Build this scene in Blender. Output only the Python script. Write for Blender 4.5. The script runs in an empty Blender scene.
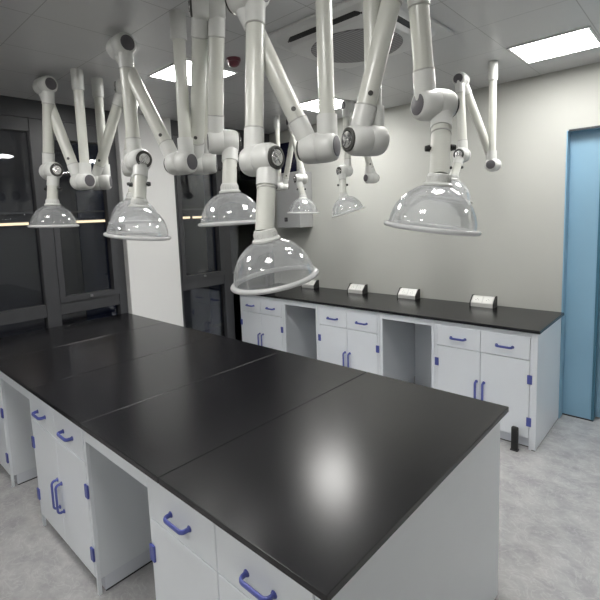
import bpy, bmesh, math, random
from mathutils import Vector, Matrix
random.seed(7)
sc = bpy.context.scene
COL = sc.collection
V = Vector
CEIL = 2.639
X0, X1 = -3.30, 2.60          # window wall, wall behind the camera on the right
Y0, Y1 = -2.90, 3.219         # wall behind the camera, bench wall
TOP = 0.85

# ------------------------------------------------------------------ materials
def nodes(name):
    m = bpy.data.materials.new(name); m.use_nodes = True
    nt = m.node_tree
    for n in list(nt.nodes): nt.nodes.remove(n)
    out = nt.nodes.new('ShaderNodeOutputMaterial')
    return m, nt, out
def louvred(name, col, col2, scale):
    m, nt, out = nodes(name)
    p = nt.nodes.new('ShaderNodeBsdfPrincipled'); p.inputs['Roughness'].default_value = .55
    tc = nt.nodes.new('ShaderNodeTexCoord'); wv = nt.nodes.new('ShaderNodeTexWave')
    wv.inputs['Scale'].default_value = scale; wv.bands_direction = 'Y'
    nt.links.new(tc.outputs['Object'], wv.inputs['Vector'])
    c = nt.nodes.new('ShaderNodeMixRGB'); c.inputs[1].default_value = (*col, 1); c.inputs[2].default_value = (*col2, 1)
    nt.links.new(wv.outputs['Fac'], c.inputs[0]); nt.links.new(c.outputs[0], p.inputs['Base Color'])
    nt.links.new(p.outputs[0], out.inputs[0])
    return m
def principled(name, col, rough=.5, metal=0, spec=.5, coat=0, noise=0, nscale=20, bump=0, bscale=200):
    m, nt, out = nodes(name)
    p = nt.nodes.new('ShaderNodeBsdfPrincipled')
    p.inputs['Base Color'].default_value = (*col, 1)
    p.inputs['Roughness'].default_value = rough
    p.inputs['Metallic'].default_value = metal
    p.inputs['Specular IOR Level'].default_value = spec
    p.inputs['Coat Weight'].default_value = coat
    p.inputs['Coat Roughness'].default_value = .1
    nt.links.new(p.outputs[0], out.inputs[0])
    if noise:
        tc = nt.nodes.new('ShaderNodeTexCoord')
        t = nt.nodes.new('ShaderNodeTexNoise'); t.inputs['Scale'].default_value = nscale
        t.inputs['Detail'].default_value = 4
        nt.links.new(tc.outputs['Object'], t.inputs['Vector'])
        r = nt.nodes.new('ShaderNodeValToRGB')
        r.color_ramp.elements[0].position = .3; r.color_ramp.elements[1].position = .7
        r.color_ramp.elements[0].color = (*[c*(1-noise) for c in col], 1)
        r.color_ramp.elements[1].color = (*[min(1, c*(1+noise)) for c in col], 1)
        nt.links.new(t.outputs['Fac'], r.inputs[0]); nt.links.new(r.outputs[0], p.inputs['Base Color'])
    if bump:
        tc = nt.nodes.new('ShaderNodeTexCoord')
        t = nt.nodes.new('ShaderNodeTexNoise'); t.inputs['Scale'].default_value = bscale
        nt.links.new(tc.outputs['Object'], t.inputs['Vector'])
        b = nt.nodes.new('ShaderNodeBump'); b.inputs['Strength'].default_value = bump
        b.inputs['Distance'].default_value = .002
        nt.links.new(t.outputs['Fac'], b.inputs['Height']); nt.links.new(b.outputs[0], p.inputs['Normal'])
    return m
def emitter(name, col, s):
    m, nt, out = nodes(name)
    e = nt.nodes.new('ShaderNodeEmission')
    e.inputs[0].default_value = (*col, 1); e.inputs[1].default_value = s
    nt.links.new(e.outputs[0], out.inputs[0])
    return m
def clear_plastic(name, tint, milky, gloss_r, refl, ior=1.5, white=(.9, .92, .93)):
    m, nt, out = nodes(name)
    tr = nt.nodes.new('ShaderNodeBsdfTransparent'); tr.inputs[0].default_value = (*tint, 1)
    gl = nt.nodes.new('ShaderNodeBsdfGlossy'); gl.inputs['Roughness'].default_value = gloss_r
    gl.inputs[0].default_value = (1, 1, 1, 1)
    mx = nt.nodes.new('ShaderNodeMixShader')
    fr = nt.nodes.new('ShaderNodeFresnel'); fr.inputs[0].default_value = ior
    mu = nt.nodes.new('ShaderNodeMath'); mu.operation = 'MULTIPLY'; mu.inputs[1].default_value = refl
    nt.links.new(fr.outputs[0], mu.inputs[0]); nt.links.new(mu.outputs[0], mx.inputs[0])
    if milky:
        df = nt.nodes.new('ShaderNodeBsdfDiffuse'); df.inputs[0].default_value = (*white, 1)
        tl = nt.nodes.new('ShaderNodeBsdfTranslucent'); tl.inputs[0].default_value = (*white, 1)
        m3 = nt.nodes.new('ShaderNodeMixShader'); m3.inputs[0].default_value = .5
        nt.links.new(df.outputs[0], m3.inputs[1]); nt.links.new(tl.outputs[0], m3.inputs[2])
        m2 = nt.nodes.new('ShaderNodeMixShader'); m2.inputs[0].default_value = milky
        nt.links.new(tr.outputs[0], m2.inputs[1]); nt.links.new(m3.outputs[0], m2.inputs[2])
        nt.links.new(m2.outputs[0], mx.inputs[1])
    else:
        nt.links.new(tr.outputs[0], mx.inputs[1])
    nt.links.new(gl.outputs[0], mx.inputs[2])
    nt.links.new(mx.outputs[0], out.inputs[0])
    return m
def marble(name):
    m, nt, out = nodes(name)
    p = nt.nodes.new('ShaderNodeBsdfPrincipled')
    p.inputs['Roughness'].default_value = .16; p.inputs['Specular IOR Level'].default_value = .5
    tc = nt.nodes.new('ShaderNodeTexCoord')
    mp = nt.nodes.new('ShaderNodeMapping'); mp.inputs['Rotation'].default_value = (0, 0, .6)
    mp.inputs['Scale'].default_value = (1.0, 1.25, 1)
    nt.links.new(tc.outputs['Object'], mp.inputs[0])
    n1 = nt.nodes.new('ShaderNodeTexNoise'); n1.inputs['Scale'].default_value = 7
    n1.inputs['Detail'].default_value = 9; n1.inputs['Roughness'].default_value = .7; n1.inputs['Distortion'].default_value = .15
    nt.links.new(mp.outputs[0], n1.inputs['Vector'])
    r1 = nt.nodes.new('ShaderNodeValToRGB')
    r1.color_ramp.elements[0].position = .34; r1.color_ramp.elements[0].color = (.345, .34, .345, 1)
    r1.color_ramp.elements[1].position = .68; r1.color_ramp.elements[1].color = (.50, .495, .49, 1)
    nt.links.new(n1.outputs['Fac'], r1.inputs[0])
    n2 = nt.nodes.new('ShaderNodeTexNoise'); n2.inputs['Scale'].default_value = 9
    n2.inputs['Detail'].default_value = 6; n2.inputs['Distortion'].default_value = 1.6
    nt.links.new(mp.outputs[0], n2.inputs['Vector'])
    r2 = nt.nodes.new('ShaderNodeValToRGB')
    e = r2.color_ramp.elements
    e[0].position = .47; e[0].color = (0, 0, 0, 1); e[1].position = .5; e[1].color = (1, 1, 1, 1)
    k = r2.color_ramp.elements.new(.53); k.color = (0, 0, 0, 1)
    nt.links.new(n2.outputs['Fac'], r2.inputs[0])
    mx = nt.nodes.new('ShaderNodeMixRGB'); mx.blend_type = 'MIX'
    mu = nt.nodes.new('ShaderNodeMath'); mu.operation = 'MULTIPLY'; mu.inputs[1].default_value = .26
    nt.links.new(r2.outputs[0], mu.inputs[0]); nt.links.new(mu.outputs[0], mx.inputs[0])
    nt.links.new(r1.outputs[0], mx.inputs[1]); mx.inputs[2].default_value = (.66, .655, .65, 1)
    nt.links.new(mx.outputs[0], p.inputs['Base Color'])
    nt.links.new(p.outputs[0], out.inputs[0])
    return m
def tiles(name, col, seam, size, ox, oy, w, rough):
    """metal ceiling tiles: thin dark seams on a square grid in object space"""
    m, nt, out = nodes(name)
    p = nt.nodes.new('ShaderNodeBsdfPrincipled'); p.inputs['Roughness'].default_value = rough
    tc = nt.nodes.new('ShaderNodeTexCoord'); sp = nt.nodes.new('ShaderNodeSeparateXYZ')
    nt.links.new(tc.outputs['Object'], sp.inputs[0])
    def line(sock, off):
        a = nt.nodes.new('ShaderNodeMath'); a.operation = 'SUBTRACT'; a.inputs[1].default_value = off
        nt.links.new(sock, a.inputs[0])
        b = nt.nodes.new('ShaderNodeMath'); b.operation = 'PINGPONG'; b.inputs[1].default_value = size/2
        nt.links.new(a.outputs[0], b.inputs[0])
        c = nt.nodes.new('ShaderNodeMath'); c.operation = 'LESS_THAN'; c.inputs[1].default_value = w
        nt.links.new(b.outputs[0], c.inputs[0]); return c.outputs[0]
    mx = nt.nodes.new('ShaderNodeMath'); mx.operation = 'MAXIMUM'
    nt.links.new(line(sp.outputs[0], ox), mx.inputs[0]); nt.links.new(line(sp.outputs[1], oy), mx.inputs[1])
    c = nt.nodes.new('ShaderNodeMixRGB'); c.inputs[1].default_value = (*col, 1); c.inputs[2].default_value = (*seam, 1)
    nt.links.new(mx.outputs[0], c.inputs[0]); nt.links.new(c.outputs[0], p.inputs['Base Color'])
    nt.links.new(p.outputs[0], out.inputs[0])
    return m

M = dict(
    wall=principled('painted wall', (.485, .49, .46), .7, noise=.015, nscale=3, bump=.05),
    white_wall=principled('white column paint', (.78, .78, .77), .6, bump=.05),
    ceiling=tiles('metal ceiling tile', (.56, .56, .57), (.29, .29, .29), .45, -.40, 2.38, .002, .34),
    floor=marble('polished grey marble floor'),
    top=principled('black epoxy worktop', (.007, .007, .0085), .235, spec=.46, noise=.12, nscale=60),
    cab=principled('white cabinet board', (.82, .855, .90), .32, noise=.012, nscale=4),
    cab_in=principled('cabinet carcass board', (.77, .805, .845), .4, noise=.012, nscale=4),
    blue_plastic=principled('blue violet plastic', (.085, .105, .37), .35),
    plinth=principled('pale plinth board', (.70, .73, .79), .4),
    gasket=principled('dark floor strip', (.03, .03, .035), .5),
    arm=principled('white plastic coated pipe', (.57, .575, .53), .28, noise=.01, nscale=8),
    joint=principled('white moulded plastic', (.61, .615, .595), .33, noise=.01, nscale=8),
    seam=principled('grey seam ring', (.42, .42, .40), .5),
    cap=principled('dark grey plastic cap', (.085, .08, .09), .45),
    chrome=principled('chrome knob', (.80, .80, .80), .2, metal=1),
    ring=principled('charcoal knob ring', (.06, .06, .055), .4),
    black=principled('black rubber', (.016, .016, .016), .5),
    dome=clear_plastic('clear polycarbonate', (.985, .987, .99), .16, .06, .45),
    rim=clear_plastic('translucent rim', (.93, .94, .95), .82, .15, .7, white=(.97, .97, .97)),
    lamp=emitter('lit diffuser', (1, .985, .955), 31.0),
    lamp_frame=principled('white panel frame', (.75, .75, .75), .4),
    dim_fill=emitter('dim diffuser', (1, .95, .88), 3.5),  # glow of the added corridor lamp only
    led=emitter('warm led strip', (1, .76, .46), 2.4),
    alu=principled('anthracite window frame', (.052, .053, .058), .38, spec=.5, noise=.05, nscale=12),
    glass=clear_plastic('window glass', (.74, .76, .80), 0, .015, 1.0, 1.52),
    ac=principled('white air conditioner panel', (.62, .62, .62), .4),
    slot=principled('black louvre', (.012, .012, .013), .5),
    grille=louvred('grey air grille', (.14, .135, .145), (.32, .31, .32), 14),
    smoke=principled('dark red plastic', (.13, .03, .045), .3),
    blue=principled('blue door panel', (.25, .43, .57), .36, noise=.03, nscale=3),
    blue_edge=principled('dark blue door edge', (.05, .15, .22), .4),
    dark_strip=principled('dark track strip', (.03, .035, .04), .4),
    box=principled('pale grey duct box', (.36, .365, .365), .55, noise=.01),
    navy=principled('navy glass panel', (.012, .012, .035), .12),
    corridor=principled('dark corridor cladding', (.13, .13, .14), .35, noise=.06, nscale=5),
    corridor_navy=principled('navy corridor cladding', (.03, .042, .10), .25, noise=.1, nscale=5),
    steel=principled('brushed steel shelf', (.25, .25, .26), .4, metal=.5),
    silver=principled('satin silver socket body', (.66, .66, .64), .3, metal=.25, noise=.03, nscale=60),
    face=principled('white socket plate', (.78, .78, .75), .35),
)

# ------------------------------------------------------------------ mesh tools
def frame_of(axis):
    a = V(axis).normalized()
    t = V((0, 0, 1)) if abs(a.z) < .95 else V((1, 0, 0))
    u = t.cross(a).normalized(); w = a.cross(u)
    return a, u, w
class MB:
    def __init__(s): s.bm = bmesh.new()
    def box(s, x0, x1, y0, y1, z0, z1, bev=0, seg=1):
        r = bmesh.ops.create_cube(s.bm, size=1)
        vs = r['verts']
        for v in vs:
            v.co = V(((x0+x1)/2 + v.co.x*(x1-x0), (y0+y1)/2 + v.co.y*(y1-y0), (z0+z1)/2 + v.co.z*(z1-z0)))
        if bev:
            es = list({e for v in vs for e in v.link_edges})
            bmesh.ops.bevel(s.bm, geom=es, offset=bev, segments=seg, affect='EDGES', profile=.5)
        return s
    def lathe(s, prof, org, axis, n=28, closed=False):
        """prof: list of (radius, t along axis)"""
        a, u, w = frame_of(axis); org = V(org); rings = []
        for r, t in prof:
            if r < 1e-6: rings.append([s.bm.verts.new(org + a*t)])
            else: rings.append([s.bm.verts.new(org + a*t + (u*math.cos(2*math.pi*i/n) + w*math.sin(2*math.pi*i/n))*r) for i in range(n)])
        pairs = list(zip(rings, rings[1:]))
        if closed: pairs.append((rings[-1], rings[0]))
        for A, B in pairs:
            if len(A) == 1 and len(B) == 1: continue
            for i in range(n):
                j = (i+1) % n
                if len(A) == 1: f = (A[0], B[j], B[i])
                elif len(B) == 1: f = (A[i], A[j], B[0])
                else: f = (A[i], A[j], B[j], B[i])
                s.bm.faces.new(f)
        return s
    def rod(s, p0, p1, r0, r1=None, n=28, bev=0):
        p0, p1 = V(p0), V(p1); L = (p1-p0).length; r1 = r0 if r1 is None else r1
        if bev: pr = [(0, 0), (r0-bev, 0), (r0, bev), (r1, L-bev), (r1-bev, L), (0, L)]
        else: pr = [(0, 0), (r0, 0), (r1, L), (0, L)]
        return s.lathe(pr, p0, p1-p0, n)
    def path(s, pts, ra, rb, up, n=10):
        """tube of elliptic section (ra along 'up', rb across) swept through pts"""
        pts = [V(p) for p in pts]; up = V(up); rings = []
        for k, p in enumerate(pts):
            d = (pts[min(k+1, len(pts)-1)] - pts[max(k-1, 0)]).normalized()
            b = up.cross(d).normalized()
            rings.append([s.bm.verts.new(p + up*ra*math.cos(2*math.pi*i/n) + b*rb*math.sin(2*math.pi*i/n)) for i in range(n)])
        for A, B in zip(rings, rings[1:]):
            for i in range(n):
                j = (i+1) % n; s.bm.faces.new((A[i], A[j], B[j], B[i]))
        s.bm.faces.new(rings[0][::-1]); s.bm.faces.new(rings[-1])
        return s
    def prism(s, poly, x0, x1):
        """(y, z) outline extruded along x"""
        A = [s.bm.verts.new((x0, y, z)) for y, z in poly]; B = [s.bm.verts.new((x1, y, z)) for y, z in poly]
        n = len(poly)
        for i in range(n):
            j = (i+1) % n; s.bm.faces.new((A[i], A[j], B[j], B[i]))
        s.bm.faces.new(A[::-1]); s.bm.faces.new(B)
        return s
    def build(s, name, mat, parent=None, smooth=True, ang=35):
        bmesh.ops.recalc_face_normals(s.bm, faces=s.bm.faces)
        o_loc = V((0, 0, 0)); q = parent
        while q is not None: o_loc += q.location; q = q.parent
        if parent is None:
            lo = [min(v.co[i] for v in s.bm.verts) for i in range(3)]; hi = [max(v.co[i] for v in s.bm.verts) for i in range(3)]
            base = V(((lo[0]+hi[0])/2, (lo[1]+hi[1])/2, lo[2]))
        else: base = o_loc
        for v in s.bm.verts: v.co -= base
        me = bpy.data.meshes.new(name); s.bm.to_mesh(me); s.bm.free()
        if smooth:
            for p in me.polygons: p.use_smooth = True
            me.set_sharp_from_angle(angle=math.radians(ang))
        me.materials.append(M[mat])
        o = bpy.data.objects.new(name, me); COL.objects.link(o)
        if parent is not None: o.parent = parent
        else: o.location = base
        return o
def tag(o, label, cat, group=None):
    o['label'] = label; o['category'] = cat
    if group: o['group'] = group
    return o
def thing(name, label, cat, loc, group=None):
    o = bpy.data.objects.new(name, None); COL.objects.link(o)
    o.location = loc; o.empty_display_size = .1
    return tag(o, label, cat, group)
def struct_empty(name, loc):
    o = bpy.data.objects.new(name, None); COL.objects.link(o); o.location = loc
    o['kind'] = 'structure'; return o
def struct(o): o['kind'] = 'structure'; return o
def dup(root, loc, label=None):
    r = root.copy(); COL.objects.link(r); r.location = loc
    if label: r['label'] = label
    for ch in list(root.children):
        c = ch.copy(); COL.objects.link(c); c.parent = r
        for g in list(ch.children):
            d = g.copy(); COL.objects.link(d); d.parent = c
    return r

# ------------------------------------------------------------------ setting
T = .12
struct(MB().box(X0-2.2, X1+T, Y0-T, Y1+4.0, -.10, 0).build('floor', 'floor', smooth=False))
b = MB().box(X0-T, X1+T, Y0-T, Y1+T, CEIL, CEIL+.1)
cl = b.build('ceiling', 'ceiling', smooth=False)
# the tile grid is written in world metres: put the ceiling's origin at the world origin
off = cl.location.copy(); cl.data.transform(Matrix.Translation(off)); cl.location = (0, 0, 0); struct(cl)
DX0 = -.22                                   # left edge of the door opening in the bench wall
DZ = 2.203
struct(MB().box(X0-T, DX0, Y1, Y1+T, 0, CEIL).build('wall_back', 'wall', smooth=False))
struct(MB().box(DX0, X1+T, Y1, Y1+T, DZ, CEIL).build('wall_above_door', 'wall', smooth=False))
struct(MB().box(1.55, X1+T, Y1, Y1+T, 0, DZ).build('wall_right_of_door', 'wall', smooth=False))
struct(MB().box(X1, X1+T, Y0-T, Y1+T, 0, CEIL).build('wall_right', 'wall', smooth=False))
struct(MB().box(X0-T, X1, Y0-T, Y0, 0, CEIL).build('wall_front', 'wall', smooth=False))
# window wall: white column between the two windows, dark fascia over them
struct(MB().box(X0-T, -3.222, 1.275, 1.82, 0, CEIL, .004).build('wall_left', 'white_wall', smooth=False))
struct(MB().box(X0-.08, X0+.02, Y0, 1.275, 2.50, CEIL).box(X0-.08, X0+.02, 1.82, Y1, 2.50, CEIL).build('trim_1', 'alu', smooth=False))

def window(name, ys, z_tr, muls, sashes):
    w = struct_empty(name, (X0, ys[0], 0))
    f = MB(); xa, xb = X0-.07, X0+.005
    y0, y1 = ys
    f.box(xa, xb, y0, y1, 2.40, 2.50).box(xa, xb, y0, y1, 0, .07)
    f.box(xa, xb, y0, y1, z_tr-.05, z_tr+.05)
    for a, c in muls: f.box(xa, xb+.008, a, c, 0, 2.50, .003)
    fo = f.build('window_frame', 'alu', w, smooth=False)
    e = [m for m in muls]
    for (ma, mc), (na, nc) in zip(e, e[1:]):
        for z0, z1 in ((.07, z_tr-.05), (z_tr+.05, 2.40)):
            MB().box(X0-.045, X0-.037, mc, na, z0, z1).build('pane', 'glass', w, smooth=False)
    for a, c in sashes:                       # opening sash: a second, slimmer frame inside the opening
        s = MB(); k = .045; z0, z1 = z_tr+.05, 2.40
        s.box(X0-.055, X0+.018, a, a+k, z0, z1).box(X0-.055, X0+.018, c-k, c, z0, z1)
        s.box(X0-.055, X0+.018, a+k, c-k, z0, z0+k).box(X0-.055, X0+.018, a+k, c-k, z1-k, z1)
        so = s.build('sash', 'alu', w, smooth=False)
        MB().box(X0+.018, X0+.03, (a+c)/2-.012, (a+c)/2+.012, z0+.012, z0+.034, .003).rod((X0+.03, (a+c)/2, z0+.022), (X0+.045, (a+c)/2, z0+.022), .007).build('window_handle', 'steel', so)
    return w
window('window_1', (Y0, 1.275), .975, [(Y0, Y0+.07), (-1.85, -1.75), (-.72, -.62), (.575, .685), (1.20, 1.275)], [(.685, 1.20)])
window('window_2', (1.82, Y1), .995, [(1.82, 1.885), (2.43, 2.545), (3.14, Y1)], [(1.885, 2.43)])

# the dark corridor on the other side of the glass
CX = -4.86
struct(MB().box(CX-.1, CX, Y0, Y1+4.0, 0, 3.0).build('wall_corridor', 'corridor', smooth=False))
struct(MB().box(CX-.1, X0-T, Y0-T, Y0, 0, 3.0).build('wall_corridor_end', 'corridor', smooth=False))
struct(MB().box(CX, X0-T, Y0, Y1+4.0, 2.75, 2.85).build('ceiling_corridor', 'corridor', smooth=False))
for k, (a, c) in enumerate([(1.53, 2.1), (3.40, 3.85)]):
    struct(MB().box(CX, CX+.02, a, c, .05, 2.6).build('trim_%d' % (k+2), 'corridor_navy', smooth=False))
struct(MB().box(CX, CX+.05, Y0+.2, 3.9, 1.80, 1.82).build('trim_4', 'steel', smooth=False))
struct(MB().box(CX, CX+.05, Y0+.2, 3.9, 1.668, 1.678).build('trim_6', 'corridor', smooth=False))
struct(MB().box(CX, CX+.05, 3.95, 4.6, 1.998, 2.008).build('trim_7', 'corridor', smooth=False))
leds = [(.05, .62, 1.69, 'warm lit shelf strip seen through the glass at the left edge of the view'),
        (.70, .98, 1.69, 'short warm lit strip beyond the glass, left of the slim window post'),
        (1.50, 1.95, 1.69, 'warm lit strip beyond the glass, just left of the white column'),
        (2.86, 3.10, 1.69, 'warm lit strip beyond the glass, just right of the white column'),
        (3.17, 3.42, 1.69, 'second warm lit strip right of the white column, behind the extractor dome'),
        (4.02, 4.50, 2.02, 'higher warm lit strip beyond the glass near the room corner')]
for a, c, z, lab in leds:
    t = thing('light_strip', lab, 'light', (CX, (a+c)/2, z), 'lit strips in the dark corridor')
    MB().box(CX, CX+.05, a, c, z+.016, z+.03).build('housing', 'steel', t, smooth=False)
    MB().box(CX+.005, CX+.045, a, c, z-.012, z+.016).build('diffuser', 'led', t, smooth=False)

CL = thing('ceiling_light', 'added unseen fill light on the corridor ceiling beyond the window glass', 'ceiling light', (-4.0, 1.2, 2.75))  # added lamp, never in view: lightens the corridor behind the glass
MB().box(-4.1, -3.9, .6, 1.8, 2.735, 2.75).build('diffuser', 'dim_fill', CL, smooth=False)

# door opening with blue jamb, blue sliding leaves, room beyond
d = struct_empty('door_1', (DX0, Y1, 0))
MB().box(DX0-.004, DX0+.004, Y1-.004, Y1+.095, 0, DZ).build('door_jamb', 'blue', d, smooth=False)
MB().box(DX0+.004, 1.55, Y1+.004, Y1+.095, DZ-.004, DZ+.004).build('door_head', 'blue', d, smooth=False)
MB().box(DX0+.01, 1.55, Y1-.005, Y1+.004, DZ-.008, DZ+.006).build('door_track', 'dark_strip', d, smooth=False)
lf = MB().box(DX0+.004, -.025, Y1+.09, Y1+.14, .012, DZ+.03, .002).build('door_leaf', 'blue', d, smooth=False)
MB().box(-.025, -.008, Y1+.087, Y1+.143, .012, DZ+.03).build('edge_strip', 'blue_edge', lf, smooth=False)
MB().box(DX0+.004, -.012, Y1+.093, Y1+.137, 0, .012).build('bottom_seal', 'gasket', lf, smooth=False)
lf2 = MB().box(-.10, .62, Y1+.17, Y1+.22, .012, DZ+.1, .002).build('door_leaf', 'blue', d, smooth=False)
MB().box(.62, .637, Y1+.167, Y1+.223, .012, DZ+.1).build('edge_strip', 'blue_edge', lf2, smooth=False)
struct(MB().box(DX0-1.6, X1+T, Y1+4.0, Y1+4.1, 0, 3).build('wall_beyond_door', 'wall', smooth=False))
struct(MB().box(DX0-.10, DX0-.004, Y1+T, Y1+4, 0, 2.75).build('wall_beyond_left', 'wall', smooth=False))
struct(MB().box(X1, X1+T, Y1+T, Y1+4, 0, 2.75).build('wall_beyond_right', 'wall', smooth=False))
struct(MB().box(X0-1.56, X1+T, Y1+T, Y1+4.1, 2.75, 2.85).build('ceiling_beyond', 'wall', smooth=False))

# corner box on the bench wall and the navy glass over it
struct(MB().box(-2.99, -2.645, 3.0, Y1, 1.53, 2.135, .004).build('trim_5', 'box', smooth=False))
struct(MB().box(X0, -2.86, Y1-.012, Y1, 2.135, 2.50).build('window_3', 'navy', smooth=False))
t = thing('wall_outlet', 'small black square outlet on the pale grey corner box', 'outlet', (-2.85, 3.0, 1.60))
MB().box(-2.872, -2.828, 2.992, 3.0, 1.60, 1.645, .002).build('cover_plate', 'black', t, smooth=False)
MB().box(-2.862, -2.838, 2.989, 2.993, 1.61, 1.635, .001).build('socket', 'cap', t, smooth=False)

# ------------------------------------------------------------------ ceiling fittings
def panel(loc, lab):
    t = thing('ceiling_light', lab, 'ceiling light', loc, 'square ceiling light panels')
    x, y, z = loc; s = .213
    f = MB()
    f.box(x-s, x+s, y-s, y-s+.012, z-.008, z).box(x-s, x+s, y+s-.012, y+s, z-.008, z)
    f.box(x-s, x-s+.012, y-s+.012, y+s-.012, z-.008, z).box(x+s-.012, x+s, y-s+.012, y+s-.012, z-.008, z)
    f.build('frame', 'lamp_frame', t, smooth=False)
    MB().box(x-s+.012, x+s-.012, y-s+.012, y+s-.012, z-.005, z).build('diffuser', 'lamp', t, smooth=False)
    return t
L0 = panel((-.175, 2.605, CEIL), 'bright square ceiling panel nearest the blue door')
for loc, lab in [((-1.975, 2.605, CEIL), 'bright ceiling panel near the grey corner box, seen behind a white drop pipe'),
                 ((-1.99, 1.20, CEIL), 'bright ceiling panel near the white column, with a dark red detector beside it'),
                 ((-.175, 1.20, CEIL), 'ceiling panel over the near right corner of the black island, above the frame'),
                 ((-1.99, -.35, CEIL), 'ceiling panel left of the island, above the frame'),
                 ((-.175, -.35, CEIL), 'ceiling panel over the aisle beside the viewer, out of frame'),
                 ((1.625, 2.605, CEIL), 'ceiling panel in front of the doorway, out of frame on the right'),
                 ((-1.99, -1.75, CEIL), 'added fill light at the far left end of the front wall, unseen'),  # row added behind the viewer to brighten floor and cabinet fronts
                 ((-.175, -1.75, CEIL), 'added fill light by the middle of the front wall, unseen')]:  # added too, for more light on the cabinet fronts
    dup(L0, loc, lab)
CB = thing('ceiling_light', 'added unseen fill light in the room beyond the blue door', 'ceiling light', (.6, 5.6, 2.75), 'square ceiling light panels')  # added lamp, unseen: extra brightness from the side room
MB().box(.3, .9, 5.3, 5.9, 2.735, 2.75).build('diffuser', 'lamp', CB, smooth=False)

# ceiling cassette air conditioner
AX, AY = -.893, 1.503
ac = thing('air_conditioner', 'white ceiling cassette air conditioner with black slots and round grey grille', 'air conditioner', (AX, AY, CEIL))
MB().box(AX-.39, AX+.39, AY-.39, AY+.39, CEIL-.012, CEIL, .006).build('panel', 'ac', ac, smooth=False)
def rsq(h, r, z, n=8):
    pts = []
    for q, (cx, cy) in enumerate(((h-r, h-r), (-h+r, h-r), (-h+r, -h+r), (h-r, -h+r))):
        for k in range(n+1):
            a = math.pi/2*(q + k/n); pts.append((AX+cx+r*math.cos(a), AY+cy+r*math.sin(a), CEIL+z))
    return pts
cb = MB(); rr = [[cb.bm.verts.new(p) for p in rsq(*q)] for q in ((.345, .10, -.010), (.330, .10, -.016), (.285, .09, -.060), (.275, .09, -.062))]
for A, B in zip(rr, rr[1:]):
    for i in range(len(A)): cb.bm.faces.new((A[i], A[(i+1) % len(A)], B[(i+1) % len(A)], B[i]))
cb.bm.faces.new(rr[-1]); cb.build('intake_body', 'ac', ac)
for sd in range(4):
    ca, sa = math.cos(sd*math.pi/2), math.sin(sd*math.pi/2); h = .3085; c = .20
    loc = [(-c-.055, -h+.022), (-c-.035, -h+.008)] + [(-c + 2*c*k/6, -h) for k in range(7)] + [(c+.035, -h+.008), (c+.055, -h+.022)]
    W = lambda pts, z, e=0: [(AX+x*ca-(y-e)*sa, AY+x*sa+(y-e)*ca, CEIL+z) for x, y in pts]
    n = V((.72*sa, -.72*ca, -.69)).normalized()
    MB().path(W(loc, -.037), .0035, .0135, n, 10).build('air_slot', 'slot', ac)
    MB().path(W(loc[3:8], -.026, .008), .003, .003, n, 8).build('louvre_flap', 'ac', ac)
MB().lathe([(0, 0), (.245, 0), (.252, .006), (.252, .012), (0, .012)], (AX, AY, CEIL-.066), (0, 0, 1), 48).build('intake_grille', 'grille', ac)

# smoke detector
sx, sy = -1.60, 1.225
t = thing('smoke_detector', 'small dark red smoke detector on the ceiling by the panel near the column', 'smoke detector', (sx, sy, CEIL))
MB().lathe([(0, 0), (.044, 0), (.044, -.012), (.040, -.02), (0, -.02)], (sx, sy, CEIL), (0, 0, 1), 28).build('base', 'smoke', t)
MB().lathe([(.036, -.02), (.036, -.030), (.030, -.040), (.018, -.046), (0, -.047)], (sx, sy, CEIL), (0, 0, 1), 28).build('sensor_head', 'smoke', t)

# ------------------------------------------------------------------ cabinets
def handle(mb_parent, p, axis, L, out=(0, -1, 0), r=.0068, stand=.030):
    """bow handle: p = middle on the face, axis = along the bar"""
    p, a, o = V(p), V(axis), V(out); pts = []
    h = L/2
    for s_, rng in ((-1, range(0, 6)), (1, range(5, -1, -1))):
        if s_ == -1: pts.append(p + a*(-h) + o*0)
        for k in rng:
            an = math.radians(90*k/5)
            pts.append(p + a*s_*(h - .016*(1-math.cos(an))*1.0) + o*(stand-.016+.016*math.sin(an)))
        if s_ == 1: pts.append(p + a*h)
    m = MB(); up = V(a).cross(o)
    m.path(pts, r*1.25, r*.8, up, 10)
    for s_ in (-1, 1):
        m.rod(p + a*s_*h, p + a*s_*h + o*.004, .011, .009, 14)
    return m.build('handle', 'blue_plastic', mb_parent)
def hinge(par, x, yf, z, w=.03, h=.062):
    MB().box(x-w/2, x+w/2, yf-.008, yf+.001, z-h/2, z+h/2, .002).build('hinge', 'blue_plastic', par)
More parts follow.
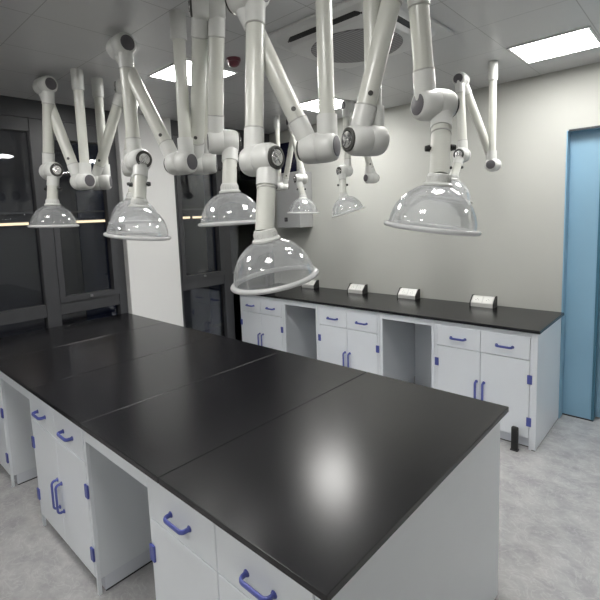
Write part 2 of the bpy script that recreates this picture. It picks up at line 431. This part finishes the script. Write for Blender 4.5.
def cabinet(x0, x1, yf, yb, label, group, side=None, style=.016, big=False):
    t = thing('lab_cabinet', label, 'cabinet', ((x0+x1)/2, (yf+yb)/2, 0), group)
    zt = TOP-.023
    xs = x1-.028 if side else x1
    MB().box(x0, xs, yf+.019, yb, .075, zt, .0015).build('body', 'cab_in', t, smooth=False)
    MB().box(x0+.004, xs-.002, yf+.035, yb-.02, .008, .075).build('plinth', 'plinth', t, smooth=False)
    MB().box(x0+.004, xs-.002, yf+.038, yb-.02, 0, .008).build('floor_strip', 'gasket', t, smooth=False)
    # face frame stiles
    MB().box(x0, x0+style, yf+.003, yf+.019, .0, zt, .001).box(xs-style, xs, yf+.003, yf+.019, .0, zt, .001) \
        .box(x0+style, xs-style, yf+.003, yf+.019, .79, zt).build('face_frame', 'cab', t, smooth=False)
    if side:
        MB().box(xs, x1, yf, side, .006, zt, .002).build('side_panel', 'cab', t, smooth=False)
        MB().box(xs+.003, x1-.003, yf+.003, side-.003, 0, .006).build('floor_strip', 'gasket', t, smooth=False)
    a, c = x0+style+.002, xs-style-.002; m = (a+c)/2
    for k, (p, q) in enumerate(((a, m-.0015), (m+.0015, c))):
        dr = MB().box(p, q, yf, yf+.019, .634, .790, .002).build('drawer', 'cab', t, smooth=False)
        handle(dr, ((p+q)/2, yf, .706), (1, 0, 0), .105)
        do = MB().box(p, q, yf, yf+.019, .082, .629, .002).build('door', 'cab', t, smooth=False)
        hx = m-.026 if k == 0 else m+.026
        handle(do, (hx, yf, .335), (0, 0, 1), .145)
        ex = x0+.016 if k == 0 else xs-.016
        hinge(do, ex, yf, .50); hinge(do, ex, yf, .20)
    return t
def kneehole(x0, x1, yf, yb, zb, label, post=0):
    t = thing('kneehole_panel', label, 'panel', ((x0+x1)/2, (yf+yb)/2, 0), 'open knee spaces between cabinets')
    zt = TOP-.023
    MB().box(x0, x1, yf+.003, yf+.022, zb, zt, .001).build('apron', 'cab', t, smooth=False)
    MB().box(x0, x1, yb-.016, yb, .0, zt, .001).build('back_panel', 'cab_in', t, smooth=False)
    if post:
        for a in (x0, x1-post):
            MB().box(a, a+post, yf+.003, yf+.022, 0, zb, .001).build('stile', 'cab', t, smooth=False)
    return t
# island (drawer side faces the viewer's left)
YI, YIB, YK = .035, 1.20, .75
GI = 'white cabinets under the black island'
cabinet(-.83, -.025, YI, YIB, 'white cabinet under the nearest end of the black island, with full end panel', GI, side=YIB)
kneehole(-1.345, -.833, YI, YK, .735, 'open knee space under the island between its nearest and middle cabinets')
cabinet(-2.06, -1.348, YI, YIB, 'middle white cabinet of the black island, two drawers over two doors', GI)
kneehole(-2.597, -2.063, YI, YK, .735, 'open knee space under the island at the left edge of the view')
cabinet(-3.21, -2.60, YI, YIB, 'farthest white island cabinet, cut off by the left edge of the view', GI)
sx_ = [0, -.683, -1.284, -1.897, -2.58, -3.221]
names = ['nearest black island top slab with the bright lamp glare', 'second black island top slab from the near end',
         'third black island top slab, the middle one', 'fourth black island top slab from the near end',
         'farthest black island top slab, touching the white column']
for k in range(5):
    tag(MB().box(sx_[k+1]+.0012, sx_[k]-.0012, 0, 1.226, TOP-.022, TOP, .0016).build('worktop_slab', 'top', smooth=False), names[k], 'worktop', 'black slabs of the island top')
# wall bench
YB, YBB = 2.566, Y1-.004
GB = 'white cabinets under the wall bench'
cabinet(-3.205, -2.55, YB, YBB, 'white bench cabinet beside the dark window, left end of the wall bench', GB)
kneehole(-2.547, -2.093, YB, YBB, .772, 'left open knee space of the wall bench, behind the hanging dome', post=.026)
cabinet(-2.09, -1.425, YB, YBB, 'middle white bench cabinet between the two open knee spaces', GB)
kneehole(-1.422, -.935, YB, YBB, .772, 'right open knee space of the wall bench, left of the end cabinet', post=.026)
cabinet(-.932, -.222, YB, YBB, 'right end bench cabinet beside the blue door, with full side panel', GB, side=YBB)
tag(MB().box(-3.225, -.204, 2.541, Y1-.002, TOP-.022, TOP, .0028).build('bench_worktop', 'top', smooth=False),
    'long black worktop of the bench along the wall', 'worktop')

# desk sockets on the bench
def pod(loc, lab):
    t = thing('socket_box', lab, 'socket', loc, 'double socket boxes along the bench')
    x, y, z = loc; w = .088
    prof = [(0, 0), (0, .032), (.052, .082), (.078, .082), (.078, 0)]
    P = lambda e: [(y+a, z+c) for a, c in prof]
    MB().prism(P(0), x-w, x+w).build('body', 'silver', t, smooth=False)
    big = [(-.004, 0), (-.004, .034), (.05, .088), (.082, .088), (.082, 0)]
    for s_ in (-1, 1):
        MB().prism([(y+a, z+c) for a, c in big], x+s_*w-(.009 if s_ < 0 else 0), x+s_*w+(.009 if s_ > 0 else 0)).build('end_cap', 'black', t, smooth=False)
    # sloping face plates with socket holes
    n = V((0, -.05, .052)).normalized(); u = V((0, .052, .05)).normalized()
    for s_ in (-1, 1):
        cx = x+s_*w*.48; c = V((cx, y+.026, z+.057))
        m = MB(); hw, hh = .036, .029
        vs = [c + V((sx*hw, 0, 0)) + u*sy*hh + n*dz for dz in (0, .0025) for sx, sy in ((-1, -1), (1, -1), (1, 1), (-1, 1))]
        bv = [m.bm.verts.new(v) for v in vs]
        for f in ((0, 1, 2, 3), (4, 5, 6, 7), (0, 1, 5, 4), (1, 2, 6, 5), (2, 3, 7, 6), (3, 0, 4, 7)): m.bm.faces.new([bv[i] for i in f])
        pl = m.build('socket_plate', 'face', t, smooth=False)
        h = MB()
        for dx in (-.010, 0, .010):
            cc = c + V((dx, 0, 0)) + u*(-.006 if dx else .008) + n*.0028
            h.rod(cc - n*.0005, cc + n*.0004, .0026, n=8)
        h.build('socket_holes', 'ring', pl)
    return t
p0 = pod((-.768, 3.085, TOP), 'silver double socket box nearest the blue door, right end of the row')
dup(p0, (-1.455, 3.105, TOP), 'silver double socket box above the right knee space, second from the right')
dup(p0, (-2.02, 3.095, TOP), 'silver double socket box above the middle bench cabinet')
dup(p0, (-2.66, 3.105, TOP), 'silver double socket box half hidden by the big hanging dome, left end of the row')
# black upright block on the floor
t = thing('floor_socket_post', 'black rounded upright post standing on the floor before the end bench cabinet', 'post', (-.335, 2.508, 0))
MB().box(-.357, -.313, 2.490, 2.522, 0, .168, .010, 3).build('post_body', 'black', t)
MB().box(-.360, -.310, 2.486, 2.526, 0, .008, .002).build('base_plate', 'gasket', t)

# ------------------------------------------------------------------ fume extraction arms
def arm(label, group, Jl, Ju, Jh, hood, nl, nu, nh, s=1.0, D=.33, tilt=(0, 0), chrome=(-1, -1, 1), knobs=(-1, 1)):
    Jl, Ju, Jh, hood = V(Jl), V(Ju), V(Jh), V(hood)
    nl, nu, nh = [V((a, c, 0)).normalized() for a, c in (nl, nu, nh)]
    o = .034*s; r = .0345*s; rs = .0375*s; rb = .057*s
    top = Jl + nl*o; top.z = CEIL
    t = thing('fume_extraction_arm', label, 'extractor arm', top, group)
    def half(m, c, n):
        m.lathe([(rb*.955, 0), (rb, .003*s), (rb, .030*s), (rb*.97, .050*s), (rb*.87, .064*s), (rb*.76, .0695*s), (0, .0695*s)], c, n, 32)
    def socket(m, p, q, L):
        d = (q-p).normalized()
        m.lathe([(rb*.60, 0), (rs*.985, .02*s), (rs*1.0, .045*s), (rs, .065*s), (rs, L*s), (r*.98, L*s)], p, d, 28)
    def joint(nm, P, n, pa, pb, chr_side, La=.115, Lb=.115):
        """pa: far end of the pipe on the -n half, pb: of the pipe on the +n half"""
        m = MB(); half(m, P, n); half(m, P, -n)
        if pa is not None: socket(m, P-n*o, pa, La)
        if pb is not None: socket(m, P+n*o, pb, Lb)
        j = m.build(nm, 'joint', t, ang=50)
        for sd in (-1, 1):
            e = P + n*sd*.0692*s; a = n*sd
            if sd == chr_side:
                k = MB().lathe([(0, 0), (rb*.72, 0), (rb*.74, .008*s), (rb*.60, .010*s), (rb*.56, .005*s), (0, .005*s)], e, a, 28).build('knob_ring', 'ring', j)
                w = MB().lathe([(0, .004*s), (rb*.55, .004*s), (rb*.50, .011*s), (0, .013*s)], e, a, 24)
                a_, u_, w_ = frame_of(a)
                for dd in ((u_+w_).normalized(), (u_-w_).normalized()):
                    w.path([e + a*.012*s - dd*rb*.4, e + a*.012*s + dd*rb*.4], .004*s, .006*s, a, 8)
                w.build('tension_knob', 'chrome', j)
            else:
                MB().lathe([(0, 0), (rb*.66, 0), (rb*.66, .002*s), (rb*.60, .003*s), (0, .003*s)], e, a, 28).build('end_cap', 'cap', j)
        return j
    def pipe(nm, p, q, plug=None):
        d = (q-p).normalized()
        c = MB().rod(p, q, r, n=28).build(nm, 'arm', t)
        L = (q-p).length
        for tt in (.118*s, L-.118*s):
            MB().lathe([(r, -.003), (rs*1.015, -.002), (rs*1.015, .002), (r, .003)], p+d*tt, d, 28).build('seam_ring', 'seam', c)
        if plug is not None:
            a = V(plug).normalized(); a = (a - d*a.dot(d)).normalized()
            q0 = p + d*.155*s + a*r*.9
            MB().rod(q0, q0 + a*r*.16, .009*s, n=14).build('spring_plug', 'ring', c)
        return c
    lowc, s1a, s1b = Jl + nl*o, Jl - nl*o, Ju - nu*o
    s2a, s2b, nk = Ju + nu*o, Jh - nh*o, Jh + nh*o
    # ceiling drop
    MB().rod(lowc, (lowc.x, lowc.y, CEIL), r*.86, n=28).build('drop_pipe', 'arm', t)
    cs = MB().lathe([(r*.86, -.125), (rs*.96, -.125), (rs, -.118), (rs, 0), (0, 0)], (lowc.x, lowc.y, CEIL), (0, 0, 1), 28).build('ceiling_sleeve', 'joint', t)
    cam_side = V((.69, -.72, 0))
    joint('lower_joint', Jl, nl, s1b, V((lowc.x, lowc.y, CEIL)), chrome[0])
    joint('upper_joint', Ju, nu, s1a, s2b, chrome[1])
    pipe('lower_arm', s1a, s1b, cam_side); pipe('upper_arm', s2a, s2b)
    # hood: axis, collar, dome, rim
    rt, bk = V((.721, .693, 0)), V((.693, -.721, 0))
    ax = (V((0, 0, -1)) + rt*tilt[0] + bk*tilt[1]).normalized()
    R = D/2; Hd = R*.98
    ctop = hood - ax*(Hd+.028*s)
    joint('hood_joint', Jh, nh, s2a, ctop, chrome[2], .115, .10)
    nkp = MB().rod(nk, ctop + ax*.004, r*.97, n=28).build('neck_pipe', 'arm', t)
    d = (ctop-nk).normalized()
    a_, u_, w_ = frame_of(d)
    mid = nk + (ctop-nk)*.62
    MB().lathe([(r*.9, -.003), (r*1.03, -.002), (r*1.03, .002), (r*.9, .003)], nk+(ctop-nk)*.42, d, 28).build('seam_ring', 'seam', nkp)
    for sd in knobs:
        q = mid + rt*sd*r*.9
        MB().rod(q, q + rt*sd*.008*s, .006*s, n=12).rod(q + rt*sd*.008*s, q + rt*sd*.022*s, .012*s, .010*s, n=16).build('damper_knob', 'black', nkp)
    c = MB()
    c.lathe([(r*.98, -.006*s), (r*1.08, -.004*s), (r*1.16, .006*s), (r*1.16, .022*s), (r*1.45, .030*s), (r*1.45, .036*s), (r*.8, .036*s)], ctop, ax, 36)
    a_, u_, w_ = frame_of(ax)
    for k in range(24):
        an = 2*math.pi*k/24; e = (u_*math.cos(an) + w_*math.sin(an))*r*1.16
        c.rod(ctop + e + ax*.006*s, ctop + e + ax*.022*s, .0022*s, n=6)
    c.build('hood_collar', 'joint', t)
    h0 = hood - ax*Hd
    outer = []; r0 = r*1.2; th = .0022
    ph0 = math.asin(r0/R)
    for k in range(15):
        an = ph0 + (math.pi/2-ph0)*k/14
        outer.append((R*math.sin(an)*.955, Hd*(1-math.cos(an))))
    outer.append((R*.96, Hd+.003)); inner = [(a-th*math.sin(.3+1.2*i/15), b+th*math.cos(.3+1.2*i/15)) for i, (a, b) in enumerate(outer)]
    dm = MB().lathe(outer + inner[::-1], h0, ax, 56, closed=True).build('hood_dome', 'dome', t, ang=60)
    tr = []
    for k in range(12):
        an = 2*math.pi*k/12; tr.append((R*.968 + .0125*s*math.cos(an), Hd + .0090*s*math.sin(an)))
    MB().lathe(tr, h0, ax, 56, closed=True).build('hood_rim', 'rim', dm, ang=80)
    return t
GF = 'extractor arms over the island'; GR = 'extractor arms over the wall bench'
arm('white extractor arm with the large clear dome hanging lowest, over the middle of the island', GF,
    (-.513, .668, 1.918), (-.716, .527, 2.484), (-.624, .466, 1.874), (-.553, .440, 1.447), (.962, .273), (.971, .24), (.998, .067), D=.306, tilt=(.16, -.10), knobs=())
arm('white extractor arm with the biggest clear dome, hanging before the grey wall on the right', GF,
    (-.341, .72, 1.927), (-.225, .819, 2.494), (-.184, .929, 2.048), (-.148, .826, 1.607), (.409, .913), (.44, .898), (.487, .873), D=.314, tilt=(-.14, -.06), knobs=(-1, 1))
arm('white extractor arm whose clear dome hangs in front of the white column', GF,
    (-1.330, .61, 1.946), (-1.667, .52, 2.565), (-1.594, .527, 1.981), (-1.511, .449, 1.598), (.971, .24), (1, -.02), (.994, -.107), D=.312, tilt=(-.12, -.02))
arm('white extractor arm with a level clear dome in front of the right dark window', GF,
    (-1.367, .77, 1.958), (-1.02, .585, 2.565), (-1.106, .696, 2.024), (-1.042, .671, 1.646), (.658, .753), (.618, .787), (.561, .828), D=.300, tilt=(.02, 0))
arm('white extractor arm with a small clear dome, farthest left before the dark window', GF,
    (-2.42, .585, 1.945), (-2.591, .469, 2.565), (-2.59, .455, 2.022), (-2.559, .43, 1.662), (.971, .24), (.988, .154), (.995, .102), D=.292, tilt=(-.03, 0))
arm('white extractor arm mostly hidden behind the arm in front of the white column', GF,
    (-2.50, .74, 1.953), (-2.249, .863, 2.545), (-2.224, .849, 2.024), (-2.174, .8, 1.667), (.618, .787), (.618, .787), (.59, .808), D=.32, tilt=(0, 0))
nB = (-.45, -.89)
arm('small white extractor arm right of the biggest dome, nearest the blue door', GR,
    (-.537, 2.62, 1.959), (-.665, 2.38, 2.509), (-.617, 2.28, 2.013), (-.643, 2.141, 1.726), (.05, -1), (.05, -1), (.05, -1), s=.8, D=.27, tilt=(-.2, 0))
arm('small white extractor arm with a tilted dome above the middle of the wall bench', GR,
    (-1.512, 2.62, 1.953), (-1.576, 2.414, 2.522), (-1.575, 2.335, 2.005), (-1.512, 2.275, 1.677), (-.35, -.94), (-.35, -.94), (-.35, -.94), s=.8, D=.26, tilt=(.26, 0))
arm('small white extractor arm with a level dome beside the grey corner box', GR,
    (-2.541, 2.62, 1.962), (-2.236, 2.476, 2.516), (-2.159, 2.47, 1.995), (-2.131, 2.449, 1.685), nB, nB, nB, s=.8, D=.28, tilt=(-.04, 0))

# ------------------------------------------------------------------ camera, world, view
cam = bpy.data.cameras.new('camera'); co = bpy.data.objects.new('camera', cam); COL.objects.link(co)
F, CXP, CYP, YAW, PIT, ROL = 447.94, 279.32, 265.118, 2.3364, .1106, .0403
fw = V((math.cos(PIT)*math.cos(YAW), math.cos(PIT)*math.sin(YAW), -math.sin(PIT)))
rt = V((math.sin(YAW), -math.cos(YAW), 0)); dn = fw.cross(rt)
r1 = rt*math.cos(ROL) + dn*math.sin(ROL); d1 = -rt*math.sin(ROL) + dn*math.cos(ROL)
co.matrix_world = Matrix(((r1.x, -d1.x, -fw.x, .5589), (r1.y, -d1.y, -fw.y, -.6893), (r1.z, -d1.z, -fw.z, 1.6723), (0, 0, 0, 1)))
cam.sensor_width = 36; cam.sensor_fit = 'HORIZONTAL'; cam.lens = F/600*36
cam.shift_x = (300-CXP)/600; cam.shift_y = -(300-CYP)/600
cam.clip_start = .02
sc.camera = co
w = bpy.data.worlds.new('night'); sc.world = w; w.use_nodes = True
w.node_tree.nodes['Background'].inputs[0].default_value = (.012, .014, .02, 1)
w.node_tree.nodes['Background'].inputs[1].default_value = 1
sc.view_settings.view_transform = 'Standard'; sc.view_settings.look = 'None'
sc.view_settings.gamma = 1; sc.view_settings.use_curve_mapping = False
sc.view_settings.exposure = .14
sc.cycles.transparent_max_bounces = 40
sc.cycles.max_bounces = 10
sc.cycles.caustics_reflective = False; sc.cycles.caustics_refractive = False
